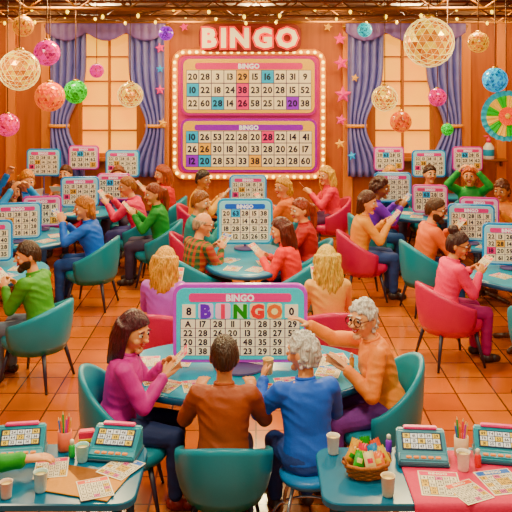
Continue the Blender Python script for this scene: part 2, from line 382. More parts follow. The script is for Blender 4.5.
# ---------- LANTERNS
def shade(h,k):
    h=h.lstrip('#'); return '#'+''.join('%02x'%max(0,min(255,int(int(h[i:i+2],16)*k+(18 if k>1 else 0)))) for i in(0,2,4))
def lantern(x,y,z,r,col,name,gold=False):
    bm=bmesh.new(); bmesh.ops.create_icosphere(bm,subdivisions=3,radius=r)
    orig=bm.faces[:]; rnd=random.Random(int(x*100+y*7))
    res=bmesh.ops.inset_individual(bm,faces=orig,thickness=r*.010,depth=-r*.02)
    for f in res['faces']: f.material_index=3
    for f in orig: f.material_index=rnd.choice((0,0,0,1,1,2))  # bright and dark facets picked at random paint in a disco sparkle
    if gold: ms=[mat('#f0a010',.22,metal=.4,emit=.45,bump=0),mat('#ffcc40',.22,metal=.3,emit=.8,bump=0),mat('#d88410',.22,metal=.4,emit=.3,bump=0),mat('#fff0a8',.3,emit=1.1,bump=0)]
    else: ms=[mat(col,.2,emit=.28,bump=0),mat(shade(col,1.2),.2,emit=.45,bump=0),mat(shade(col,.75),.2,emit=.18,bump=0),mat(shade(col,1.25),.3,emit=.5,bump=0)]
    g=bm_mesh(bm,ms,False)
    bm=bmesh.new(); cone(bm,(0,0,r),(0,0,CZ-z),.006,.006,6); s=bm_mesh(bm,[mat('#6a4020',.6)])
    bm=bmesh.new(); lathe(bm,[(r*.02,r*1.1),(r*.2,r*1.08),(r*.26,r*.95),(r*.02,r*.93)],n=14); c=bm_mesh(bm,[mat('#e0a83c',.3,metal=.7)])
    place('hanging_lantern',[('globe',g),('cord',s),('cap',c)],(x,y,z),0,name+' faceted glowing ball lantern hanging on a cord','lantern','hanging ball lanterns')
for a in [(-2.07,7,2.91,.18,'#ffb84a','golden',True),(-2.09,8,3.07,.13,'#d81080','magenta'),(-2.19,8.5,2.61,.16,'#ff6808','orange'),(-2.14,9.5,2.62,.14,'#4cb818','green'),
 (-2.64,8.5,2.31,.125,'#f0186c','pink'),(-1.65,10.5,2.54,.17,'#ffa818','yellow',True),(-2.19,11,2.85,.10,'#f02088','small pink'),(-2.62,9,3.38,.12,'#e89010','amber'),
 (1.47,6.8,3.15,.215,'#ffb448','large golden',True),(1.61,10,2.52,.165,'#ffb020','yellow',True),(1.99,11,2.15,.15,'#ff7008','orange'),(2.39,8,2.8,.125,'#0a90d8','blue'),
 (2.38,10.5,2.51,.12,'#f01c78','pink'),(1.63,12,3.45,.11,'#18b0c8','turquoise'),(2.5,9,3.2,.12,'#ff9a10','tangerine'),(-1.35,12,3.4,.11,'#8030c8','violet'),(2.2,9.2,2.2,.07,'#30b040','small green'),(-2.75,8,2.55,.07,'#18b0c8','small turquoise')]:
    lantern(*a)
bm=bmesh.new(); n=24
for k in range(n):
    a0=2*math.pi*k/n; a1=2*math.pi*(k+1)/n; am=(a0+a1)/2
    p=lambda a,r,y:V((math.cos(a)*r,y,math.sin(a)*r))
    for ra,rb,off,ms in ((.19,.25,0,(0,0)),(.07,.20,-.02,(1,3)),(.02,.09,-.045,(2,2))):
        for q,mi in (((p(a0,ra,off),p(a0,rb,off),p(am,rb*1.03,off-.02),p(am,ra,off-.01)),ms[(k//2)%2]),((p(am,ra,off-.01),p(am,rb*1.03,off-.02),p(a1,rb,off),p(a1,ra,off)),ms[(k//2)%2])):
            f=bm.faces.new([bm.verts.new(v) for v in q]); f.material_index=mi
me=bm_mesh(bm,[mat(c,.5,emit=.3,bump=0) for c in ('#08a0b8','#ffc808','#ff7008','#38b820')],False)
bm=bmesh.new(); sph(bm,(0,-.06,0),(.03,.02,.03)); hub=bm_mesh(bm,[mat('#ffd030',.4)])
bm=bmesh.new(); cone(bm,(0,0,.24),(0,0,CZ-2.42),.005,.005,6); cd=bm_mesh(bm,[mat('#6a4020',.6)])
place('paper_fan_ornament',[('pleated_rosette',me),('hub',hub),('cord',cd)],(2.50,8,2.44),0,'round turquoise and yellow pleated paper fan hanging on a cord','paper fan')

# ---------- CHAIRS
CH={}
def chair_parts(col,hb):
    if (col,hb) in CH: return CH[(col,hb)]
    m=mat(col,.33,col2=None,scale=120,bump=.05)
    bm=bmesh.new(); rings=[]; n=25
    for i in range(n):
        a=math.radians(-112+224*i/(n-1)); k=max(0,math.cos(a*.68))
        top=.58+(hb-.58)*(k**1.8); z0=.34
        d=V((math.sin(a),-math.cos(a),0)); rg=[]
        for r,z in [(.25,z0),(.27,z0+.1),(.285,(z0+top)/2),(.30,top-.03),(.315,top),(.34,top-.005),(.345,top-.04),(.335,(z0+top)/2),(.31,z0+.06),(.27,z0-.02)]: rg.append(V((d.x*r,d.y*r*.98,z)))
        rings.append(rg)
    loft(bm,rings); back=bm_mesh(bm,[m])
    bm=bmesh.new()
    loft(bm,[ring((0,.02,z),(r,0,0),(0,r*1.02,0),24,p=.75) for r,z in [(.10,.35),(.25,.35),(.275,.38),(.28,.42),(.265,.455),(.22,.47),(.08,.475)]]); seat=bm_mesh(bm,[m])
    bm=bmesh.new(); lathe(bm,[(.2,.30),(.27,.33),(.27,.36),(.1,.36)],n=24); pan=bm_mesh(bm,[m])
    bm=bmesh.new(); cone(bm,(0,0,0),(-.07,-.07,.34),.012,.022,10); leg=bm_mesh(bm,[mat('#2c2438',.4)])
    pr=[('backrest',back),('seat',seat),('seat_pan',pan)]
    for k in range(4):
        r=math.pi/2*k; pr.append(('leg',leg,tuple(Matrix.Rotation(r,3,'Z')@V((.25,.25,0))),(0,0,r)))
    CH[(col,hb)]=pr; return pr
TEAL='#0490a8'; PINK='#c81460'
def chair(x,y,yaw,col=TEAL,hb=.86,sc=1):
    nm={TEAL:'teal',PINK:'pink'}[col]
    place('armchair',chair_parts(col,hb),(x,y,0),math.radians(yaw),nm+' upholstered tub armchair on dark splayed legs','chair','tub armchairs',sc)
# ---------- TABLES
def round_table(x,y,rx,ry):
    bm=bmesh.new(); lathe(bm,[(rx*.3,.715),(rx-.03,.715),(rx,.722),(rx,.745),(rx-.01,.755),(rx-.03,.757),(rx*.3,.757)],n=56,sy=ry/rx)
    top=auto(bm_mesh(bm,[mat('#0a9cc0',.22,col2='#0884a8',scale=6,bump=.02)]))
    bm=bmesh.new(); lathe(bm,[(rx-.005,.70),(rx+.008,.71),(rx+.010,.74),(rx-.005,.75),(rx-.02,.74),(rx-.02,.70)],n=56,sy=ry/rx); edge=bm_mesh(bm,[mat('#0a5480',.35)])
    bm=bmesh.new(); lathe(bm,[(.05,.05),(.045,.1),(.035,.3),(.035,.6),(.06,.69),(.12,.715)],n=20); pole=bm_mesh(bm,[mat('#4a2412',.4)])
    bm=bmesh.new(); chain(bm,[V((0,0,.1)),V((.2,0,.06)),V((.34,0,.025))],[.035,.03,.025],10); foot=bm_mesh(bm,[mat('#4a2412',.4)])
    pr=[('tabletop',top),('edge_band',edge),('pedestal',pole)]+[('foot',foot,(0,0,0),(0,0,math.pi/4+math.pi/2*k)) for k in range(4)]
    place('round_table',pr,(x,y,0),0,'round teal topped table on a brown pedestal','table','round game tables')
for a in [(-.1,5.85,.95,.6),(-.1,9.1,.5,.78),(-.05,12.0,.6,.5),(-2.85,8.55,.62,.55),(-2.9,10.15,.62,.6),(-2.5,11.9,.62,.42),(2.82,8.4,.6,.55),(2.85,10.05,.58,.6),(2.45,11.7,.62,.45),(-2.85,13.22,.95,.28),(2.85,13.22,.95,.28)]:
    round_table(*a)
def rect_table(x0,x1,y0,y1):
    cx,cy=(x0+x1)/2,(y0+y1)/2; w,d=x1-x0,y1-y0
    bm=bmesh.new(); rprism(bm,w,d,.1,.735+.02,.735-.02,0,.006)
    for v in bm.verts: v.co=V((v.co.x,v.co.z,v.co.y))
    top=auto(bm_mesh(bm,[mat('#0a6c90',.22,col2='#085878',scale=5,bump=.02)]))
    bm=bmesh.new(); bevbox(bm,(0,0,.69),(w-.2,d-.2,.06),.01); ap=bm_mesh(bm,[mat('#0e4c68',.4)],False)
    bm=bmesh.new(); cone(bm,(0,0,0),(0,0,.71),.018,.026,12); lg=bm_mesh(bm,[mat('#1a3a50',.3,metal=.3)])
    pr=[('tabletop',top),('apron',ap)]+[('leg',lg,(sx*(w/2-.1),sy*(d/2-.1),0)) for sx in(-1,1) for sy in(-1,1)]
    place('rectangular_table',pr,(cx,cy,0),0,'rectangular teal table with rounded corners covered in game items','table','rectangular tables')
rect_table(-1.62,-.62,4.04,4.68)
rect_table(.34,1.75,4.04,4.64)

# ---------- BINGO CARDS
def card_mesh(hcol,seed):
    rnd=random.Random(seed); bm=bmesh.new(); w,h=.17,.2
    box(bm,(0,0,0),(w,h,.002),mi=0)
    box(bm,(0,h/2-.022,.0013),(w-.012,.032,.001),mi=1)
    I=Matrix.Identity(4)
    text(bm,'BINGO',0,h/2-.022,.018,I,mi=0,w=.0024)
    cw=(w-.016)/5; chh=(h-.055)/5
    box(bm,(0,-.017,.0011),(w-.014,h-.053,.0006),mi=2)
    for r in range(5):
        for c in range(5):
            x=-w/2+.008+cw*(c+.5); y=h/2-.044-chh*(r+.5)
            q=rnd.random(); box(bm,(x,y,.0015),(cw*.9,chh*.9,.0008),mi=3 if q>.85 else (4 if q>.75 else 0))
            text(bm,str(rnd.randint(1,75)),x,y,.0135,I,mi=2,w=.0022)
    return bm_mesh(bm,[mat('#fff0d4',.6,emit=.06,bump=0),mat(hcol,.6,bump=0),mat('#2a1830',.6,bump=0),mat('#ffc840',.6,bump=0),mat('#ff70a8',.6,bump=0)],False)
CARDS=[card_mesh('#e8106c',1),card_mesh('#0868c8',2),card_mesh('#f06408',3)]
cn=['pink','blue','orange']; ci=[0]
def card(loc,rz=0,held=False,M=None,k=None,sc=1):
    if k is None: k=ci[0]%3
    ci[0]+=1
    o=obj('bingo_card',CARDS[k],label='paper bingo card with %s header '%cn[k]+('held in the hands' if held else 'lying on the table'),cat='bingo card',group='bingo cards')
    if M is not None: o.matrix_world=M
    else: o.location=loc; o.rotation_euler=(0,0,math.radians(rz))
    if sc!=1 and M is None: o.scale=(sc,sc,sc)
    return o

# ---------- PEOPLE
def ik(S,W,l1,l2,pole):
    d=W-S; D=d.length; mx=(l1+l2)*.985
    if D>mx: d=d*(mx/D); D=mx; W=S+d
    n=d.normalized(); a=(l1*l1-l2*l2+D*D)/(2*D); h=math.sqrt(max(0,l1*l1-a*a))
    p=pole-n*pole.dot(n); p.normalize()
    return S+n*a+p*h,W
def person(x,y,yaw,label,top,bottom,skin='#f0a468',hair='short',hcol='#3a2418',female=False,lean=10,head=(0,-12),hands=None,vox=.011,
           glasses=False,beard=None,hold='card',curl=35,scale=.97,seat=.55,feet=.42,palm=None,topmat=None,twist=0,shoes='#3a2a2a',hs=1.13,lips='#c02c34',hl_len=1.0,wav=.012):
    if y>9 and scale==.97: scale=1.03
    z0=seat/scale; P=V((0,0,z0)); L_=math.radians(lean); tw=Matrix.Rotation(math.radians(twist),3,'Z')
    U=V((0,math.sin(L_),math.cos(L_))); Rv=tw@V((1,0,0)); U=tw@U; F=U.cross(Rv).normalized()
    fx=.9 if female else 1
    sec=[(-.10,.11,.10,0),(-.05,.165,.125,0),(.04,.168 if female else .16,.12,0),(.14,.125 if female else .148,.10,0),(.26,.15*fx+.008,.115,.005),(.36,.178*fx,.11,0),(.42,.165*fx,.09,-.005),(.465,.10,.065,-.008),(.49,.06,.055,-.005)]
    sw=.178*fx
    def tp(t,rx=0,fy=0): return P+U*t+Rv*rx+F*fy
    if hands is None: hands=((.09,.36,.90),(-.09,.36,.90))
    W=[V(hands[0]),V(hands[1])]; sh=[];el=[];wr=[]
    for i,s in enumerate((1,-1)):
        S_=tp(.415,s*sw); E,w=ik(S_,W[i],.27,.245,V((s*.55,-.35,-1)))
        sh.append(S_);el.append(E);wr.append(w)
    hp=[];kn=[];an=[]
    for s in(1,-1):
        H_=V((s*.09,.0,z0-.02)); A=V((s*.12,feet,.085)); K,A=ik(H_,A,.42,.42,V((s*.12,1,.8)))
        hp.append(H_);kn.append(K);an.append(A)
    HC=tp(.655 if not female else .64)+V((0,.012,0))
    HM=Matrix.Translation(HC)@Matrix.Rotation(math.radians(head[0]),4,'Z')@Matrix.Rotation(math.radians(head[1]),4,'X')@Matrix.Scale(hs,4)
    bm=bmesh.new(); sh_=.008
    loft(bm,[ring(tp(t,0,fo),Rv*(a-sh_),F*(b-sh_)) for t,a,b,fo in sec])
    cone(bm,tp(.43,0,-.01),HM@V((0,-.015,-.05)),.06,.05)
    for i,s in enumerate((1,-1)):
        chain(bm,[tp(.40,s*.1),sh[i],el[i],wr[i]],[.06,.052*fx,.038,.025])
        chain(bm,[hp[i],kn[i],an[i]],[.083,.052,.034])
        chain(bm,[an[i]+V((0,-.02,-.035)),an[i]+V((0,.06,-.045)),an[i]+V((0,.12,-.055))],[.035,.035,.024])
    vs=sph(bm,(0,0,0),1,u=24,v=16)
    for v in vs:
        a=v.co.copy(); X=a.x*.079;Y=a.y*.099;Z=a.z*.118
        if a.z<0: X*=1-.25*min(1,-a.z)**1.5
        if a.z<-.2 and a.y<0: Y*=.78
        if a.y>.3: Y*=.94
        v.co=HM@V((X,Y,Z))
    sph(bm,(0,.068,-.098),(.032,.024,.022),M=HM); sph(bm,(0,.095,.0),(.0095,.017,.03),M=HM); sph(bm,(0,.107,-.02),(.016,.019,.013),M=HM)
    sph(bm,(0,.078,.034),(.052,.016,.010),M=HM)
    for s in(-1,1):
        sph(bm,(s*.082,-.008,-.008),(.011,.019,.031),M=HM); sph(bm,(s*.042,.068,-.03),(.026,.021,.022),M=HM)
    grips=[]
    for i,s in enumerate((1,-1)):
        D=(wr[i]-el[i]).normalized()
        Nn=V(palm[i]) if palm else V((-s*.75,.1,-.6))
        if not palm and hold is None: Nn=V((0,.1,-1))
        Dh=(D+V((0,.25,0 if wr[i].z<1.0 else .2))).normalized()
        Nn=(Nn-Dh*Nn.dot(Dh)).normalized(); Sd=Dh.cross(Nn)*s
        w=wr[i]; k=1.08
        loft(bm,[ring(w+Dh*t*k,Sd*a*k,Nn*b*k,14) for t,a,b in((-.015,.024,.021),(.02,.031,.018),(.06,.041,.016),(.088,.039,.012))])
        for off,ln in((.031,.074),(.0105,.082),(-.0105,.077),(-.030,.061)):
            p=w+Dh*.082*k+Sd*off*k; ang=math.radians(curl*.5); pts=[p]; fan=Sd*(off*1.2)
            for fr in (.42,.32,.26):
                d=(Dh*math.cos(ang)+Nn*math.sin(ang)+fan).normalized(); pts.append(pts[-1]+d*ln*fr*k); ang+=math.radians(curl)
            chain(bm,pts,[.0105,.0098,.009,.008],8)
        tb=w+Dh*.025*k+Sd*.026*k; d1=(Sd*.8+Dh*.8+Nn*.35).normalized(); d2=(Sd*.2+Dh*.9+Nn*.45).normalized()
        chain(bm,[tb,tb+d1*.036*k,tb+d1*.036*k+d2*.03*k],[.015,.0115,.0095],8)
        grips.append(w+Dh*.10*k+Nn*.028)
    sc=(scale,)*3
    body=obj('person',remesh(bm,vox*.75 if vox<.01 else vox,3,[mat(skin,.42,col2=None,scale=5,bump=0,sat=1.08)]),loc=(x,y,0),rot=(0,0,math.radians(yaw)),label=label,cat='person'); body.scale=sc
    e=.014; bm=bmesh.new()
    loft(bm,[ring(tp(t,0,fo),Rv*(a+e),F*(b+e)) for t,a,b,fo in sec[1:8]])
    if female:
        for s in(-1,1): sph(bm,tp(.28,s*.068,.075),(.068,.06,.065))
    for i in(0,1):
        D=(wr[i]-el[i]).normalized(); end=wr[i]-D*.018
        chain(bm,[tp(.39,(1,-1)[i]*.1),sh[i],el[i],end],[.078,.069*fx,.053,.038]); cone(bm,end-D*.03,end+D*.012,.041,.041)
    cone(bm,tp(.455,0,-.008),tp(.487,0,-.006),.078,.068)
    obj('top_garment',remesh(bm,vox,4,[topmat or mat(top,.6,scale=90,bump=.12)],folds=.007),parent=body)
    if topmat is None:
        bm=bmesh.new(); A=Matrix((Rv,F,U)).transposed(); torus(bm,tp(.492,0,-.006),.062,.011,ax=A); obj('collar',bm_mesh(bm,[mat(top,.8,scale=160,bump=.3)]),parent=body)
    bm=bmesh.new()
    loft(bm,[ring(P+V((0,0,t)),V((a,0,0)),V((0,b,0))) for t,a,b in((-.115,.13,.11),(-.07,.175,.14),(-.01,.182,.142),(.045,.17,.128))])
    for i in(0,1): chain(bm,[hp[i],kn[i],an[i]+V((0,0,.03))],[.10,.068,.05])
    obj('trousers',remesh(bm,vox,3,[mat(bottom,.75,scale=80,bump=.2)],folds=.007),parent=body)
    for i in(0,1):
        bm=bmesh.new(); a=an[i]
        chain(bm,[a+V((0,-.025,-.035)),a+V((0,.06,-.042)),a+V((0,.13,-.052))],[.045,.042,.033],12)
        for v in bm.verts: v.co.z=max(v.co.z,.004)
        obj('shoe',bm_mesh(bm,[mat(shoes,.4)]),parent=body)
    for s in(-1,1):
        bm=bmesh.new(); sph(bm,(s*.031,.082,.010),(.0165,.0125,.0135),M=HM,u=14,v=10)
        sph(bm,(s*.030,.0915,.009),(.0085,.0045,.0092),M=HM,u=10,v=6)
        for f in bm.faces:
            if (HM.inverted()@f.calc_center_median()-V((s*.030,.0915,.009))).length<.0098: f.material_index=1
        obj('eye',bm_mesh(bm,[mat('#fffaf0',.2,bump=0),mat('#1c120c',.2,bump=0)]),parent=body)
        bm=bmesh.new(); sph(bm,(s*.032,.091,.037),(.020,.008,.0048),M=HM,R=Matrix.Rotation(s*.15,3,'Y')); obj('eyebrow',bm_mesh(bm,[mat(hcol,.8)]),parent=body)
    bm=bmesh.new()
    for zz,rr,dip in((-.047,.0042,.009),(-.062,.0052,.024)):
        pts=[HM@V((.028*u,.095-.013*u*u,zz+dip*u*u)) for u in(-1,-.5,0,.5,1)]
        chain(bm,pts,[.003*hs]+[rr*hs]*3+[.003*hs],8)
    obj('lips',bm_mesh(bm,[mat(lips,.4)]),parent=body)
    bm=bmesh.new(); sph(bm,(0,.0895,-.052),(.021,.006,.007),M=HM); obj('teeth',bm_mesh(bm,[mat('#fffaf0',.3,bump=0)]),parent=body)
    if glasses:
        bm=bmesh.new(); A=HM.to_3x3().normalized()@Matrix.Rotation(math.pi/2,3,'X')
        for s in(-1,1):
            torus(bm,HM@V((s*.033,.106,.008)),.030,.0038,ax=A,n=18,m=6)
            cone(bm,HM@V((s*.057,.103,.012)),HM@V((s*.088,.0,.012)),.0035,.0035,6)
        cone(bm,HM@V((-.01,.106,.012)),HM@V((.01,.106,.012)),.003,.003,6)
        obj('glasses',bm_mesh(bm,[mat('#5a2018',.3)]),parent=body)
    hm=mat(hcol,.35,kind='hair',scale=90,bump=.6)
    def cap(bm,keep,out=1.13,inn=.86,rip=.03):
        vs=sph(bm,(0,0,0),1,u=64,v=36)
        for v in vs:
            a=v.co.copy(); k=out*(1+rip*math.sin(15*math.atan2(a.x,a.y+.3)+4*a.z)*(1-abs(a.z)**3)+.012*math.sin(9*a.x+11*a.y)) if keep(a) else inn
            v.co=HM@V((a.x*.079*k,a.y*.099*k-.004,a.z*.118*k))
    def hl(a):
        lim=(.15+(a.y-.3)*.75) if a.y>.3 else .15+(a.y-.3)*.7
        return a.z>lim
    hv=max(vox*.8,.006); bm=bmesh.new()
    def strands(L,w0=.10,wm=.108,wend=.06,yb=-.045):
        rings=[];nn=10
        for q in range(nn):
            t=q/(nn-1); z=.05-t*(L+.05); wd=w0+(wm-w0)*min(1,t*2) if t<.6 else wm+(wend-wm)*(t-.6)/.4
            rings.append(ring(HM@V((.006*math.sin(t*7),yb-.012*t,z)),HM.to_3x3()@V((wd,0,0)),HM.to_3x3()@V((0,.062-.02*t,0)),44,rip=.06,k=11,ph=t*4))
        loft(bm,rings)
    def locks(L,wav=.012):
        rnd=random.Random(int(x*100)+5)
        for q in range(24):
            a=math.radians(-205+230*q/23); bx,by=math.cos(a)*.088,math.sin(a)*.085-.02
            if by>.03: continue
            ln=L*(.85+.3*rnd.random()); ph=rnd.random()*6; pts=[];rad=[]
            for j in range(8):
                t=j/7; sp=1+.22*math.sin(t*2.6)
                pts.append(HM@V((bx*sp+wav*math.sin(ph+t*9),by*sp+wav*math.cos(ph+t*9)*.6,.04-t*ln))); rad.append((.021*(1-.55*t))*hs)
            chain(bm,pts,rad,8)
    side=lambda a:(a.y<.05 and a.z>-.8)
    if hair=='short': cap(bm,hl)
    elif hair=='bald': cap(bm,lambda a:hl(a) and a.z<.42,out=1.07)
    elif hair=='bob': cap(bm,lambda a:hl(a) or side(a),out=1.17); strands(.13,wm=.112,wend=.085,yb=-.05)
    elif hair=='long': cap(bm,lambda a:hl(a) or side(a),out=1.16); strands(.24*hl_len,.095,.10,.06,-.05); locks(.30*hl_len,wav)
    elif hair=='short_curly':
        cap(bm,lambda a:hl(a) or (a.y<.0 and a.z>-.6),out=1.1); rnd=random.Random(3)
        for q in range(170):
            a=V((rnd.gauss(0,1),rnd.gauss(0,1),rnd.gauss(0,1))).normalized()
            if hl(a) or (a.y<.0 and a.z>-.6): sph(bm,(a.x*.086,a.y*.104-.004,a.z*.126),(.02,.014,.012),M=HM,R=Euler((rnd.random()*3,rnd.random()*3,0)).to_matrix(),u=8,v=6)
    elif hair=='afro':
        cap(bm,hl,out=1.2); rnd=random.Random(4)
        for q in range(220):
            a=V((rnd.gauss(0,1),rnd.gauss(0,1),rnd.gauss(0,1))).normalized()
            if hl(a) and not(a.y>.5 and a.z<.6): sph(bm,(a.x*.100,a.y*.115-.012,a.z*.134),.024,M=HM,u=8,v=6)
    elif hair=='bun':
        cap(bm,lambda a:hl(a) or (a.y<.0 and a.z>-.6),out=1.11); sph(bm,(0,-.07,.125),(.052,.05,.048),M=HM); torus(bm,HM@V((0,-.062,.105)),.04*hs,.012*hs,ax=HM.to_3x3().normalized())
    elif hair=='ponytail':
        cap(bm,lambda a:hl(a) or (a.y<.0 and a.z>-.6),out=1.11)
        chain(bm,[HM@V((0,-.10,.03)),HM@V((0,-.14,.0)),HM@V((.01,-.15,-.09)),HM@V((-.01,-.13,-.2)),HM@V((0,-.12,-.28))],[.03,.045,.048,.036,.012])
    obj('hair',remesh(bm,hv,1,[hm]),parent=body)
    if beard:
        bm=bmesh.new(); cap(bm,lambda a:(a.z<-.22 and a.y>-.05 and not(a.z>-.56 and abs(a.x)<.3 and a.y>.5 and a.z<-.33)) ,out=1.09,inn=.8)
        sph(bm,(0,.072,-.105),(.04,.032,.03),M=HM)
        obj('beard',remesh(bm,hv,1,[mat(beard,.6,kind='hair',scale=130,bump=.5)]),parent=body)
    MW=Matrix.Translation((x,y,0))@Matrix.Rotation(math.radians(yaw),4,'Z')@Matrix.Scale(scale,4)
    if hold in('card','cardR','cardL'):
        g={'card':(grips[0]+grips[1])/2,'cardR':grips[0],'cardL':grips[1]}[hold]+V((0,.02,.035))
        n=(HC-g).normalized(); n=(n+V((0,-.2,.5))).normalized(); xx=V((1,0,0)); xx=(xx-n*xx.dot(n)).normalized(); yy=n.cross(xx)
        card(None,held=True,M=MW@(Matrix.Translation(g)@Matrix((xx,yy,n)).transposed().to_4x4()))
    return [MW@g for g in grips],MW@HC
def sit(x,y,yaw,ccol=TEAL,hb=.86,off=.07,csc=1,**k):
    a=math.radians(yaw); chair(x-math.sin(a)*off,y+math.cos(a)*off,yaw,ccol,hb,csc)
    return person(x,y,yaw,**k)
FV=.008
sit(-.95,5.42,-86,hb=.98,csc=.95,label='seated woman with dark red shoulder length hair, magenta top, navy trousers',top='#c8109c',bottom='#1c2c60',hair='long',hl_len=.78,wav=.004,hcol='#4c1020',female=True,
    hands=((.06,.34,.90),(-.10,.33,.92)),head=(-34,-14),vox=FV,lean=10,shoes='#8a2a20')
sit(-.20,4.94,0,hb=.78,csc=.9,scale=.92,seat=.53,label='seated man in a brown knitted sweater resting arms on table',top='#984c08',bottom='#3a3048',hair='short',hcol='#3c2010',
    hands=((.20,.40,.88),(-.20,.40,.88)),hold=None,head=(4,-14),vox=FV,lean=10,skin='#e09458',curl=18)
g,h=person(.33,5.0,14,scale=.92,label='seated elderly person with white hair, blue sweater, holding a glass',top='#0c60d0',bottom='#24408a',hair='short_curly',hcol='#f0ece6',
    hands=((.16,.38,.88),(-.22,.38,.97)),hold=None,head=(44,-5),vox=FV,lean=10,palm=((0,.1,-1),(.9,.2,-.1)),curl=40,seat=.54)
GA3=g[1]
sit(.94,5.68,94,hb=.95,csc=.95,label='elderly woman with white hair and glasses, orange top, arm outstretched',top='#f89408',bottom='#7a3c98',hair='short_curly',hcol='#f6f0e8',female=True,glasses=True,
    hands=((.08,.58,1.14),(-.16,.34,.90)),hold='cardL',head=(42,-2),vox=FV,lean=16,skin='#f4b078',palm=((0,0,-1),(.7,.1,-.6)),curl=18,seat=.57)
sit(-.84,7.15,-8,ccol=PINK,hb=.8,label='seated woman with long wavy blonde hair in a lilac top',top='#b868d8',bottom='#6a3a6a',hair='long',hcol='#f8b848',female=True,vox=.010,head=(-8,-8))
sit(.66,7.2,6,ccol=PINK,hb=.8,label='seated woman with long pale blonde hair in a cream top',top='#f0b870',bottom='#7a3a5a',hair='long',hcol='#ffd070',female=True,vox=.010,head=(5,-8))
sit(-.72,8.82,-52,label='seated grey haired man in a red and green plaid shirt',top='#4a7a3a',topmat=plaid('#1c5428','#b02410','#c88828'),bottom='#5a4030',hair='bald',hcol='#c0a890',glasses=True,lean=14,head=(-34,-10))
sit(.42,8.62,66,label='seated woman with long dark hair in an orange red shirt',top='#f04810',bottom='#3050a0',hair='long',wav=.006,hcol='#5a2010',female=True,lean=14,hands=((.09,.36,.86),(-.12,.34,.88)),head=(34,-10))
sit(.66,9.6,85,label='seated person with auburn hair in a dark red shirt',top='#b0141c',bottom='#2a3870',hair='ponytail',hcol='#984010',female=True,head=(30,-8))
sit(-.82,10.0,-80,ccol=PINK,label='seated person with brown hair in a teal shirt',top='#089090',bottom='#4a3030',hair='short',hcol='#a06018',head=(-35,-6))
sit(.50,11.3,70,label='seated woman with blonde hair in an orange top',top='#f48810',bottom='#6a3a50',hair='bob',hcol='#ffb830',female=True,head=(60,-4),vox=.012)
sit(-1.98,7.45,74,hb=.78,label='seated bearded man in a green sweater holding a bingo card',top='#549408',bottom='#6a7890',hair='short',hcol='#402410',beard='#402410',vox=.009,lean=14,head=(42,-8),shoes='#3a2018')
sit(-1.93,9.75,82,label='seated woman with light brown hair in a blue sweater',top='#0c68d8',bottom='#1c4088',hair='bob',hcol='#c88030',female=True,hands=((.12,.42,.92),(-.14,.38,1.0)),lean=14,head=(34,-8))
sit(-1.62,11.4,82,label='seated person with brown hair in a pink shirt leaning forward',top='#e82468',bottom='#3a3a80',hair='short',hcol='#a86820',hands=((.12,.46,.95),(-.12,.46,.92)),lean=18,head=(34,-6))
sit(-1.35,12.6,85,label='seated person with auburn hair in a red top',top='#d82020',bottom='#3a3050',hair='long',hcol='#a85018',female=True,vox=.013,head=(35,-6))
UPH=((.13,.30,1.22),(-.13,.30,1.22)); PH=((-.9,.1,.1),(.9,.1,.1))
sit(-3.4,11.75,-150,label='seated blonde woman in a blue top raising one hand',top='#0c80e0',bottom='#2a4a80',hair='bob',hcol='#f0a038',female=True,hands=((.28,.25,1.25),(-.1,.36,.9)),hold='cardL',vox=.012,scale=1.1,palm=((0,1,0),(.7,.1,-.6)))
sit(-3.42,11.0,-130,ccol=PINK,label='cheering woman with dark hair in a light blue top',top='#1898e0',bottom='#703a60',hair='long',wav=.006,hcol='#6a3018',female=True,vox=.012,hands=UPH,palm=PH,hold='none',head=(-15,0))
sit(1.86,7.95,-76,ccol=PINK,hb=.8,label='seated woman with dark hair bun and glasses in pink sweater',top='#f43c74',bottom='#a0246c',hair='bun',hcol='#3c1818',female=True,glasses=True,vox=.009,lean=14,head=(-38,-12),skin='#e09858')
sit(1.98,9.55,-80,label='seated bearded man with glasses in an orange sweater',top='#f87c08',bottom='#1c4888',hair='short',hcol='#502c14',beard='#502c14',glasses=True,lean=14,head=(-36,-8))
sit(1.55,11.2,-82,label='seated person with curly dark hair in a purple shirt',top='#7020c8',bottom='#1c4888',hair='afro',hcol='#4a2018',skin='#9a5c30',lean=16,hands=((.12,.44,.92),(-.12,.44,.92)),head=(-32,-6))
sit(1.22,12.5,95,ccol=PINK,label='seated woman with blonde hair in a red top',top='#e82058',bottom='#5a3058',hair='long',hcol='#ffc048',female=True,vox=.012,head=(35,-5))
sit(3.3,12.3,160,label='cheering woman with red hair in a green top',top='#109848',bottom='#3a4060',hair='bob',hcol='#d87020',female=True,vox=.012,scale=1.08,hands=UPH,palm=PH,hold='none',head=(0,0))
sit(3.45,11.05,140,label='seated woman with dark hair in an orange top',top='#f49a10',bottom='#3a4060',hair='short_curly',hcol='#6a3418',female=True,vox=.012,scale=1.06,skin='#c88448')
sit(3.85,10.4,110,ccol=PINK,label='seated person with brown hair in a teal sweater',top='#089098',bottom='#3a3040',hair='short',hcol='#6a4018',vox=.012)
sit(2.62,7.25,-30,label='seated person in a purple sweater and blue jeans',top='#5428c8',bottom='#1c60b8',hair='short',hcol='#4a2818',vox=.011)
sit(-.92,11.95,-85,ccol=PINK,label='seated man with black hair in a yellow shirt',top='#e8b010',bottom='#3a3050',hair='short',hcol='#2a1814',vox=.013,head=(-40,-4),skin='#c88448')
sit(-2.15,12.65,178,label='smiling person with brown hair in a purple top facing forward',top='#9030c0',bottom='#3a3050',hair='bob',hcol='#8a4c20',female=True,vox=.012,head=(5,0))
sit(-2.95,12.62,170,ccol=PINK,label='smiling bearded man in an orange shirt facing forward',top='#f08818',bottom='#3a3050',hair='short',hcol='#5a3018',beard='#5a3018',vox=.012,head=(0,0))
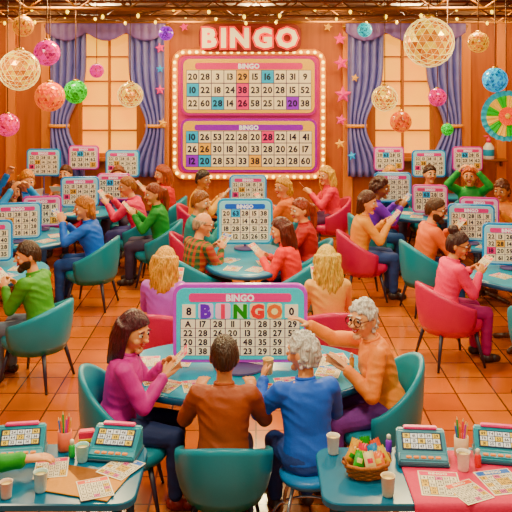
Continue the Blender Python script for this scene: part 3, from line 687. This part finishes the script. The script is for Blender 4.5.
sit(2.1,12.65,182,ccol=PINK,label='smiling woman with blonde hair in a blue top facing forward',top='#1070c8',bottom='#3a3050',hair='long',hcol='#f0b040',female=True,vox=.012,head=(0,0))
sit(2.7,12.65,190,label='smiling man with dark hair in a red shirt facing forward',top='#c82430',bottom='#3a3050',hair='short',hcol='#3a1c14',vox=.012,head=(0,0))
sit(-1.25,10.75,88,label='seated woman with auburn hair in a green top',top='#209040',bottom='#3a3050',hair='ponytail',hcol='#984818',female=True,vox=.012,head=(30,-8))
sit(1.28,10.1,-85,ccol=PINK,label='seated woman with dark bob in a yellow top',top='#f0a818',bottom='#2a4080',hair='bob',hcol='#5a2814',female=True,vox=.012,head=(-30,-8))
person(-1.88,4.36,-88,label='seated person in a green sweater reaching over the table',top='#289820',bottom='#3a3048',hair='short',hcol='#6a3a20',hands=((.05,.68,.86),(-.16,.22,.74)),hold=None,vox=.008,curl=16,lean=22)
for x,y in [(.33,4.98),(-1.88,4.36)]:
    bm=bmesh.new(); lathe(bm,[(.1,.39),(.17,.40),(.185,.42),(.185,.44),(.16,.455),(.08,.46)],n=28); st=bm_mesh(bm,[mat('#1080c8',.4)])
    bm=bmesh.new(); cone(bm,(0,0,0),(-.09,-.09,.42),.012,.012,10); sph(bm,(0,0,.012),.016); lg=bm_mesh(bm,[mat('#c8ccd8',.2,metal=.9)])
    bm=bmesh.new(); torus(bm,(0,0,.16),.225,.009,n=32); rg=bm_mesh(bm,[mat('#c8ccd8',.2,metal=.9)])
    place('stool',[('seat',st),('footring',rg)]+[('leg',lg,tuple(Matrix.Rotation(math.pi/2*k,3,'Z')@V((.19,.19,0))),(0,0,math.pi/2*k)) for k in range(4)],(x,y,0),0,'round blue stool with chrome legs and foot ring','stool','chrome stools')
# ---------- TABLE ITEMS
TZ=.7585
for x,y,r in [(-.72,5.62,20),(-.56,5.95,-10),(-.42,5.5,12),(-.22,5.42,0),(.02,5.45,-8),(.22,5.55,10),(.52,5.75,-15),(.6,6.0,10),(-.8,5.95,5),(.35,5.5,-12),(-.62,5.5,-25),(.45,5.95,30)]:
    card((x,y,TZ+.001*(ci[0]%3)),r)
for x,y in [(-.25,8.6),(0,8.55),(.1,8.85),(-.3,8.95),(-.2,12-.25),(.15,11.8),(-2.6,8.3),(-2.75,8.15),(-2.9,8.45),(-2.55,8.6),(-2.6,9.9),(-2.8,9.72),(-3.05,9.75),(-2.55,10.2),(-2.5,11.7),(-2.7,11.65),(-2.4,11.75),
            (2.55,8.3),(2.75,8.15),(2.95,8.3),(2.5,9.95),(2.75,9.6),(2.65,10.1),(2.3,11.45),(2.65,11.4),(2.2,11.7)]:
    card((x,y,TZ+.001*(ci[0]%3)),random.uniform(-40,40))
def cup(x,y,z,col='#f8f0e0',h=.1,r=.037,drink='#ffe0a0',nm='white cup'):
    bm=bmesh.new(); lathe(bm,[(r*.2,0),(r*.74,0),(r*.8,.008),(r,h),(r*1.04,h+.002),(r*.93,h),(r*.9,h*.85),(r*.7,.012),(r*.2,.01)],n=22); c=bm_mesh(bm,[mat(col,.15)])
    bm=bmesh.new(); lathe(bm,[(r*.2,.012),(r*.68,.012),(r*.88,h*.84),(r*.2,h*.845)],n=22); d=bm_mesh(bm,[mat(drink,.2)])
    place('drinking_cup',[('cup_body',c),('drink',d)],(x,y,z),0,nm+' filled with a pale drink','cup','drinking cups')
cup(GA3.x,GA3.y+.005,GA3.z-.05,'#ffe9a8',nm='pale yellow glass held in the hand')
cup(.3,5.85,.758,'#ffb060',.085,.033,nm='amber glass')
cup(-1.12,4.16,TZ,'#d8f4f4',nm='pale blue glass'); cup(-.97,4.47,TZ,'#b8ecf0',.09,nm='light blue glass')
cup(.44,4.56,TZ,'#fff8ee'); cup(.68,4.12,TZ,'#ffeccc'); cup(1.13,4.36,TZ+.006,'#fff8ee')
cup(-1.28,4.1,TZ,'#ffe0d0',.08,.033,nm='peach glass')
def pencil_cup(x,y,col,nm,z=TZ):
    bm=bmesh.new(); r=.04;h=.11; lathe(bm,[(r*.2,0),(r*.9,0),(r,.01),(r,h),(r*.9,h),(r*.88,.01),(r*.2,.008)],n=22)
    obj('pencil_cup',bm_mesh(bm,[mat(col,.4)]),loc=(x,y,z),label=nm+' cup holding upright pens and pencils',cat='pencil cup',group='pencil cups')
    for k,c in enumerate(('#ffc02c','#e83a5c','#3aa860','#2f7fd8','#ff7a20','#c050c8')):
        a=k*1.05; b0=V((math.cos(a)*.012,math.sin(a)*.012,.012)); b1=V((math.cos(a)*.034,math.sin(a)*.034,.17+.01*(k%3)))
        bm=bmesh.new(); cone(bm,b0,b1,.0055,.0055,6); me1=bm_mesh(bm,[mat(c,.4)],False)
        bm=bmesh.new(); cone(bm,b1,b1+(b1-b0).normalized()*.018,.0055,.001,6); me2=bm_mesh(bm,[mat('#f0d0a0',.6)],False)
        place('pencil',[('shaft',me1),('tip',me2)],(x,y,z),0,'coloured pencil standing in a cup','pencil','pencils in cups')
pencil_cup(-1.1,4.6,'#e87860','salmon'); pencil_cup(1.16,4.52,'#f0d0b0','cream',TZ+.006)
def console(x,y,z,rz,col,label):
    w,d=.27,.2
    bm=bmesh.new(); prof=[(-d/2,0),(-d/2,.035),(-d/2+.05,.05),(d/2-.04,.13),(d/2,.13),(d/2,0)]
    loft(bm,[[V((xx,py,pz)) for py,pz in prof] for xx in(-w/2,w/2)])
    bmesh.ops.bevel(bm,geom=bm.edges[:],offset=.008,segments=2,affect='EDGES')
    body=bm_mesh(bm,[mat(col,.35)],False)
    a=math.atan2(.08,d-.09); Mx=Matrix.Translation((0,.005,.092))@Matrix.Rotation(a,4,'X')
    bm=bmesh.new(); box(bm,(0,0,0),(w*.82,.1,.006),Mx,0)
    for r in range(3):
        for c in range(5): box(bm,(-.083+.0415*c,.03-.03*r,.0035),(.037,.025,.003),Mx,1+((r*2+c)%4==0))
    sc_=bm_mesh(bm,[mat('#243a58',.3),mat('#f4f8ff',.4,emit=.3,bump=0),mat('#ffd870',.4,emit=.3,bump=0)],False)
    bm=bmesh.new(); rr=random.Random(int(x*50))
    for r in range(3):
        for c in range(5): text(bm,str(rr.randint(10,75)),-.083+.0415*c,.03-.03*r,.016,Mx,w=.0058)
    nm=bm_mesh(bm,[mat('#2a1a3a',.5,bump=0)],False)
    bm=bmesh.new(); bevbox(bm,(0,0,.006),(.03,.018,.012),.003); bt=bm_mesh(bm,[mat('#ff9a3c',.4)],False)
    bm=bmesh.new(); bevbox(bm,(0,d/2-.02,.137),(w*.7,.035,.016),.005); tb=bm_mesh(bm,[mat('#f04c8c',.35)],False)
    bm=bmesh.new(); bevbox(bm,(0,0,.008),(w+.012,d+.012,.016),.005); bs=bm_mesh(bm,[mat('#2a4a60',.4)],False)
    pr=[('console_body',body),('screen_panel',sc_),('number_grid',nm),('top_bar',tb),('base_tray',bs)]+[('button',bt,(-.08+.04*k,-d/2+.024,.036),(.25,0,0)) for k in range(5)]
    place('bingo_console',pr,(x,y,z),math.radians(rz),label,'bingo console','bingo consoles')
console(-1.34,4.55,TZ,8,'#2890a8','teal wedge shaped bingo console with small number screen')
console(-.80,4.55,TZ,-8,'#2890a8','teal wedge shaped bingo console with small number screen')
console(.93,4.49,TZ+.006,-4,'#5890a8','grey blue wedge shaped bingo console with small number screen')
console(1.37,4.51,TZ+.006,-10,'#2890a8','teal wedge shaped bingo console with small number screen')
def cloth(x0,x1,yb,yf,drop):
    bm=bmesh.new(); rows=[]; ye=yf
    prof=[(yb,TZ-.001)]+[(yb+(ye-yb)*k/10,TZ-.001) for k in range(1,10)]+[(ye+.004,TZ-.001),(ye-.008,TZ-.006)]+[(ye-.014-.003*k,TZ-.02-drop*k/6) for k in range(7)]
    for i,(yy,zz) in enumerate(prof):
        rr=[]
        for c in range(41):
            u=c/40; hang=max(0,i-11)/7
            rr.append(V((x0+(x1-x0)*u,yy-.012*hang*abs(math.sin(u*9)),zz+(.0 if hang==0 else .01*hang*math.sin(u*14)))))
        rows.append(rr)
    loft(bm,rows,cap=False,closed=False)
    o=obj('tablecloth',bm_mesh(bm,[mat('#d80860',.7,scale=90,bump=.15)]),label='magenta pink cloth draped over the front of the table',cat='tablecloth')
    o.modifiers.new('s','SOLIDIFY').thickness=-.004; o.location.z=.002
cloth(.80,1.5,4.58,4.04,.15)
card((.97,4.22,TZ+.006),-6,k=0,sc=1.25); card((1.30,4.24,TZ+.006),12,k=1,sc=1.2); card((1.1,4.14,TZ+.007),25,k=2)
bm=bmesh.new(); bevbox(bm,(0,0,.003),(.40,.27,.006),.002,1); e1=bm_mesh(bm,[mat('#d89838',.7)],False)
bm=bmesh.new(); vs=[bm.verts.new(p) for p in((-.2,.135,.0065),(.2,.135,.0065),(0,-.02,.008))]; bm.faces.new(vs); bmesh.ops.solidify(bm,geom=bm.faces[:],thickness=.0015); e2=bm_mesh(bm,[mat('#b87820',.7)],False)
place('paper_envelope',[('envelope_body',e1),('flap',e2)],(-.91,4.24,TZ),math.radians(-16),'tan paper envelope lying under bingo cards','envelope')
card((-.84,4.17,TZ+.009),20,k=2,sc=1.0); card((-.74,4.38,TZ+.009),-30,k=1,sc=1.05); card((-1.12,4.38,TZ+.008),10,k=0,sc=1.05)
bm=bmesh.new(); bevbox(bm,(0,0,.05),(.09,.05,.10),.006); p1=bm_mesh(bm,[mat('#f01064',.5)],False)
bm=bmesh.new(); bevbox(bm,(0,-.001,.05),(.092,.054,.02),.002); p2=bm_mesh(bm,[mat('#ffd060',.5)],False)
place('snack_box',[('carton',p1),('label_band',p2)],(-.98,4.63,TZ),.2,'small magenta snack box with a yellow band','box')
bm=bmesh.new(); n=40
for k in range(6):
    z=.008+k*.0125; R=.085+.022*(k/5); vs=[]
    for i in range(n):
        a=2*math.pi*i/n; rr=R+.004*math.sin(10*a+math.pi*k); t=.0075 if k<5 else .011
        vs.append([bm.verts.new(V(((rr+t*math.cos(b))*math.cos(a)*1.15,(rr+t*math.cos(b))*math.sin(a)*.85,z+t*math.sin(b)))) for b in [2*math.pi*j/6 for j in range(6)]])
    vs.append(vs[0])
    for a_,b_ in zip(vs,vs[1:]):
        for i in range(6): bm.faces.new((a_[i],a_[(i+1)%6],b_[(i+1)%6],b_[i]))
lathe(bm,[(.02,0),(.085,0),(.085,.008),(.02,.008)],n=24,sy=.85)
bk=bm_mesh(bm,[mat('#c07820',.7,kind='noise',col2='#7a4214',scale=120)])
bm=bmesh.new(); torus(bm,(0,0,0),.028,.006,ax=Matrix.Rotation(math.pi/2,3,'X'),n=14,arc=math.pi); hd=bm_mesh(bm,[mat('#8a4e1e',.7)])
BX,BY=.60,4.33
place('wicker_basket',[('woven_body',bk),('handle',hd,(-.125,0,.07),(0,0,math.pi/2)),('handle',hd,(.125,0,.07),(0,0,math.pi/2))],(BX,BY,TZ),.2,'low round woven wicker basket filled with wrapped snacks','basket')
cc=[('#ffc808','#e82020'),('#189838','#ffd840'),('#f06818','#fff0c0'),('#ffb808','#189838'),('#e82850','#ffe080'),('#2890d0','#ffffff'),('#ffd840','#f04020'),('#48b030','#fff0a0'),('#f8e8b0','#e83060'),('#f08010','#ffe060')]
def packet(w_,h_):
    bm=bmesh.new()
    for sgn in(1,-1):
        g=[[bm.verts.new(V((w_*(2*i/8-1),sgn*.016*math.cos(math.pi*.5*(2*i/8-1))*math.cos(math.pi*.5*(2*j/8-1)),h_*(2*j/8-1)+(.003*(-1)**i if j in(0,8) else 0)))) for j in range(9)] for i in range(9)]
        for i in range(8):
            for j in range(8):
                f=bm.faces.new((g[i][j],g[i+1][j],g[i+1][j+1],g[i][j+1])); f.material_index=1 if (3<=j<=4 and 2<=i<=5) else 0
    bmesh.ops.remove_doubles(bm,verts=bm.verts,dist=.0004); return bm
pk=[(-.06,.045,.13,-.15,.28),(.0,.055,.14,-.1,-.12),(.06,.045,.13,-.15,-.35),(-.08,0,.112,-.25,.5),(-.02,.01,.12,-.3,.2),(.04,.01,.118,-.28,-.25),(.085,.0,.11,-.25,-.55),(-.045,-.035,.10,-.5,.3),(.01,-.04,.10,-.55,-.1),(.06,-.035,.098,-.5,-.4)]
for k,(dx,dy,dz,rx,ry) in enumerate(pk):
    obj('snack_packet',bm_mesh(packet(.029,.048),[mat(cc[k][0],.3,bump=0),mat(cc[k][1],.3,bump=0)],False),loc=(BX+dx,BY+dy,TZ+dz-.01),rot=(rx,ry,.2*(k%3-1)),label='small wrapped snack packet in the wicker basket',cat='snack packet',group='snack packets in basket')
def dauber(x,y,z,col,nm):
    bm=bmesh.new(); lathe(bm,[(.006,0),(.017,0),(.018,.004),(.018,.06),(.011,.07),(.008,.07)],n=16); a=bm_mesh(bm,[mat(col,.35)])
    bm=bmesh.new(); lathe(bm,[(.006,.07),(.012,.07),(.012,.092),(.007,.097),(.002,.097)],n=16); c=bm_mesh(bm,[mat('#fff6e6',.35)])
    place('ink_dauber',[('bottle',a),('cap',c)],(x,y,z),0,nm+' ink dauber bottle standing on the table','ink dauber','ink daubers')
for x,y,z,c,n_ in [(-.62,5.78,TZ,'#e83a8c','pink'),(.42,6.1,TZ,'#3a6ae8','blue'),(.7,5.85,TZ,'#e8a020','yellow'),(1.22,4.4,TZ+.006,'#e8322c','red'),(.76,4.58,TZ,'#8a3ad0','purple'),(-1.04,4.52,TZ,'#3ab85c','green')]: dauber(x,y,z,c,n_)

# ---------- LIGHT
def area(x,y,z,e,s,col=(1,.83,.50),rot=(0,0,0)):
    l=bpy.data.lights.new('ceiling_or_added_light','AREA'); l.energy=e; l.size=s; l.color=col
    o=bpy.data.objects.new('ceiling_or_added_light',l); COL.objects.link(o); o.location=(x,y,z); o.rotation_euler=rot
for x in(-2.4,2.4):
    for y in(2.5,6,9.2,11.6): area(x,y,3.8,66,.45)
area(0,4,3.8,105,.5); area(0,7.4,3.8,90,.45); area(0,11.2,3.8,60,.45)
for x in(-3.9,-1.2,1.2,3.9): area(x,12.5,3.78,44,.5,(1,.74,.26),(math.radians(48),0,0))  # added wall-wash lights, no fixtures, for golden glow on the back wall
for x in(-2.4,0,2.4): area(x,12.6,3.7,115,.4,(1,.74,.30),(math.radians(-62),0,0))  # added back lights aimed forward to put warm rims on hair
for x in(-1.6,1.6): area(x,8.4,3.75,125,.35,(1,.76,.34),(math.radians(-48),0,0))  # added mid-room lights, no fixtures, rimming the front table group
w=bpy.data.worlds.new('w'); bpy.context.scene.world=w; w.use_nodes=True
bg=w.node_tree.nodes['Background']; bg.inputs[0].default_value=(1,.84,.60,1); bg.inputs[1].default_value=.5
cam=bpy.data.cameras.new('camera'); co=bpy.data.objects.new('camera',cam); COL.objects.link(co)
co.location=(0,0,3.0); co.rotation_euler=(math.pi/2,0,0); cam.lens=56.25; cam.sensor_width=36; cam.shift_y=-.383; cam.clip_end=100
bpy.context.scene.camera=co
